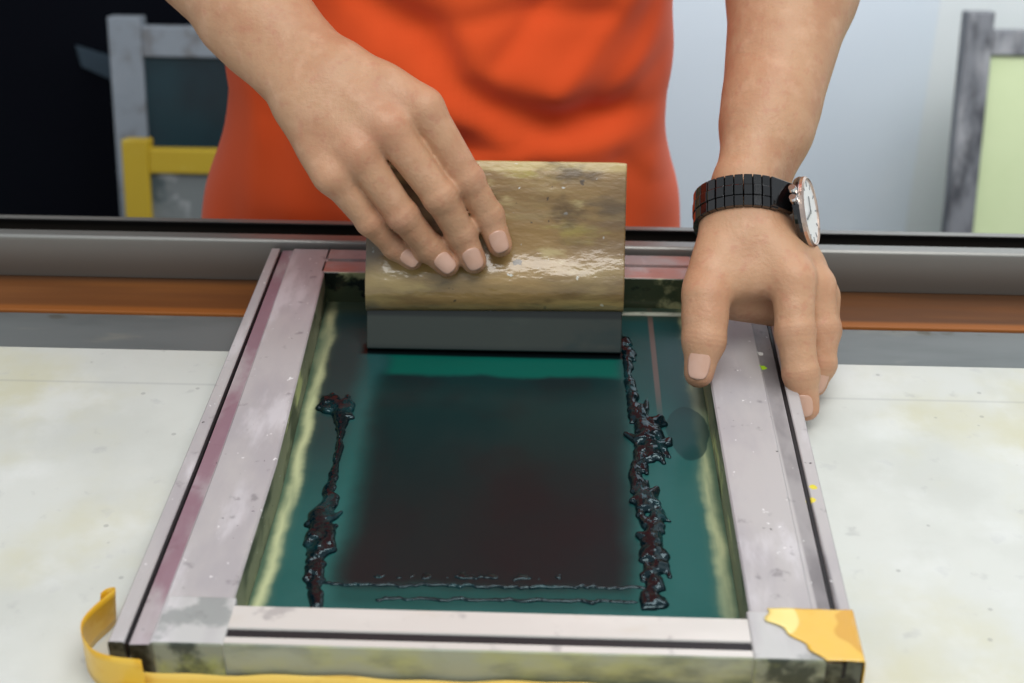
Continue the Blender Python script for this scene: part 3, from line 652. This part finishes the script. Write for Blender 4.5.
# ------------------------------------------------------------------ wristwatch
wl = lwc-al*.018
watch = empty('wristwatch', tuple(wl), 'black link-bracelet wristwatch with a round silver dial on the hand gripping the frame', 'watch')
mbk = G('polished black bracelet', (14,13,14), .14, .3, .6, coat=.8, coatr=.05); msv = G('polished steel', (214,214,216), .16, 1)
q_ = parts[1][0]-wl; q_ = q_[np.abs(q_ @ al) < .0095]; an = np.arctan2(q_ @ ll, q_ @ dn); rd_ = np.hypot(q_ @ dn, q_ @ ll)
bins = ((an+math.pi)/(2*math.pi)*48).astype(int) % 48
rb = np.array([rd_[bins == k].max() if (bins == k).any() else .03 for k in range(48)])
for _ in range(6): rb = np.maximum(rb, .5*(np.roll(rb, 1)+np.roll(rb, -1)))     # bracelet bridges the hollows of the wrist
def ring(t, ex=.0016):
    k = ((t+math.pi)/(2*math.pi)*48-.5) % 48; i = int(k); u = k-i; r_ = rb[i]*(1-u)+rb[(i+1) % 48]*u+ex
    return wl+dn*(r_*math.cos(t))+ll*(r_*math.sin(t))
mb = MB(); cen = MB(); NL = 38
for i in range(NL):
    t = 2*math.pi*i/NL+.12; dt = math.pi/NL
    if math.cos(t) > (.80 if math.sin(t) > 0 else .45): continue
    p0, p1 = ring(t-dt), ring(t+dt); p_ = (p0+p1)/2; tg = nrm(p1-p0); no = nrm(np.cross(tg, al)); no = no if no @ (p_-wl) > 0 else -no
    hl = np.linalg.norm(p1-p0)*.47
    for o_, hw in ((-.0073,.0036),(.0073,.0036)): mb.obox(p_+al*o_, (tg, al, no), (hl, hw, .0019))
    cen.obox(p_, (tg, al, no), (hl, .0036, .0024))
br = mb.build('bracelet', mbk, watch, bevel=.0004); cen.build('centre_links', mbk, br, bevel=.0005)
WC = ring(0, .0030)+ll*.002-al*.0045+dn*.0025-RIGHT*.001+DOWN*.0005
def disc(prof, seg=48):
    n = len(prof); vs = [WC+dn*h+(al*math.cos(q)+ll*math.sin(q))*r for r, h in prof for q in (2*math.pi*k/seg for k in range(seg))]
    return MB().add(vs, [(i*seg+k, i*seg+(k+1) % seg, (i+1)*seg+(k+1) % seg, (i+1)*seg+k) for i in range(n-1) for k in range(seg)])
RD = .0228
cs_ = disc([(.0,-.0042),(RD*.80,-.0042),(RD*.96,-.003),(RD,-.0005),(RD*.99,.0016),(.0,.0016)])
for sg in (1,): cs_.obox(ring(sg*.62, .0022 if sg > 0 else -.0005), (nrm(ring(sg*.95)-ring(sg*.30)), al, nrm(ring(sg*.62)-wl)), (.0085 if sg > 0 else .005, .0102 if sg > 0 else .0085, .0022))   # end links
case = cs_.build('case', mbk, watch, bevel=.0005)
mrg = G('rose steel bezel', (212,190,176), .25, 1)
disc([(RD*.90,.0012),(RD*.985,.0012),(RD*.98,.0034),(RD*.92,.0044),(RD*.90,.0040),(RD*.90,.0012)]).build('bezel', mrg, case, smooth=False)
mdl = G('silver white dial', (236,236,234), .5, 0)
dial = disc([(.0,.0030),(RD*.90,.0030),(RD*.90,.0024),(.0,.0024)]).build('dial', mdl, watch)
mbm = G('grey hands', (138,140,144), .4, .3); hb = MB()
for k in range(12):
    q = 2*math.pi*k/12; r_ = al*math.cos(q)+ll*math.sin(q); hb.obox(WC+dn*.0032+r_*RD*.76, (r_, np.cross(dn, r_), dn), (.0016, .0004, .0002))
hb.build('hour_markers', mbm, dial)
for q, L_, nm in ((.5, .010, 'hour_hand'), (2.4, .014, 'minute_hand')):
    r_ = al*math.cos(q)+ll*math.sin(q); MB().obox(WC+dn*.0036+r_*L_*.42, (r_, np.cross(dn, r_), dn), (L_*.55, .0006, .0002)).build(nm, mbm, watch)
cw = nrm(ll*.96+al*.15)
for o_, L_ in ((0, .0042), (.0058, .0030)):
    c0 = WC+cw*(RD+.0012)-al*(o_+.001)-dn*.0012; MB().tube([c0-cw*.002, c0+cw*L_*.5, c0+cw*L_], [.0023,.0027,.0022], 14).build('crown', msv, watch, smooth=False)
# ------------------------------------------------------------------ light
w = bpy.data.worlds.new('room light'); SC.world = w; w.use_nodes = True
w.node_tree.nodes['Background'].inputs[0].default_value = (.86,.93,1,1); w.node_tree.nodes['Background'].inputs[1].default_value = .55
def area(name, loc, aim, sx, sy, e, col=(1,1,1)):
    l = bpy.data.lights.new(name, 'AREA'); l.shape = 'RECTANGLE'; l.size = sx; l.size_y = sy; l.energy = e; l.color = col
    o = bpy.data.objects.new(name, l); COL.objects.link(o); o.location = loc
    o.rotation_euler = (Vector(aim)-Vector(loc)).to_track_quat('-Z', 'Y').to_euler(); return o
area('ceiling_tube_front', (.25,-.55,1.75), (0,.25,0), 1.5, .8, 25, (1,.98,.95))
area('ceiling_tube_back', (.15,1.05,1.75), (0,.6,0), 1.6, .5, 14, (.97,.98,1))
area('wall_fill', (.5,.78,.55), (.5,1.42,.02), 1.4, .3, 7, (.97,.98,1))  # added unseen lamp in mid-air, there to brighten the back wall
SC.view_settings.view_transform = 'Standard'; SC.view_settings.look = 'None'; SC.view_settings.exposure = 0
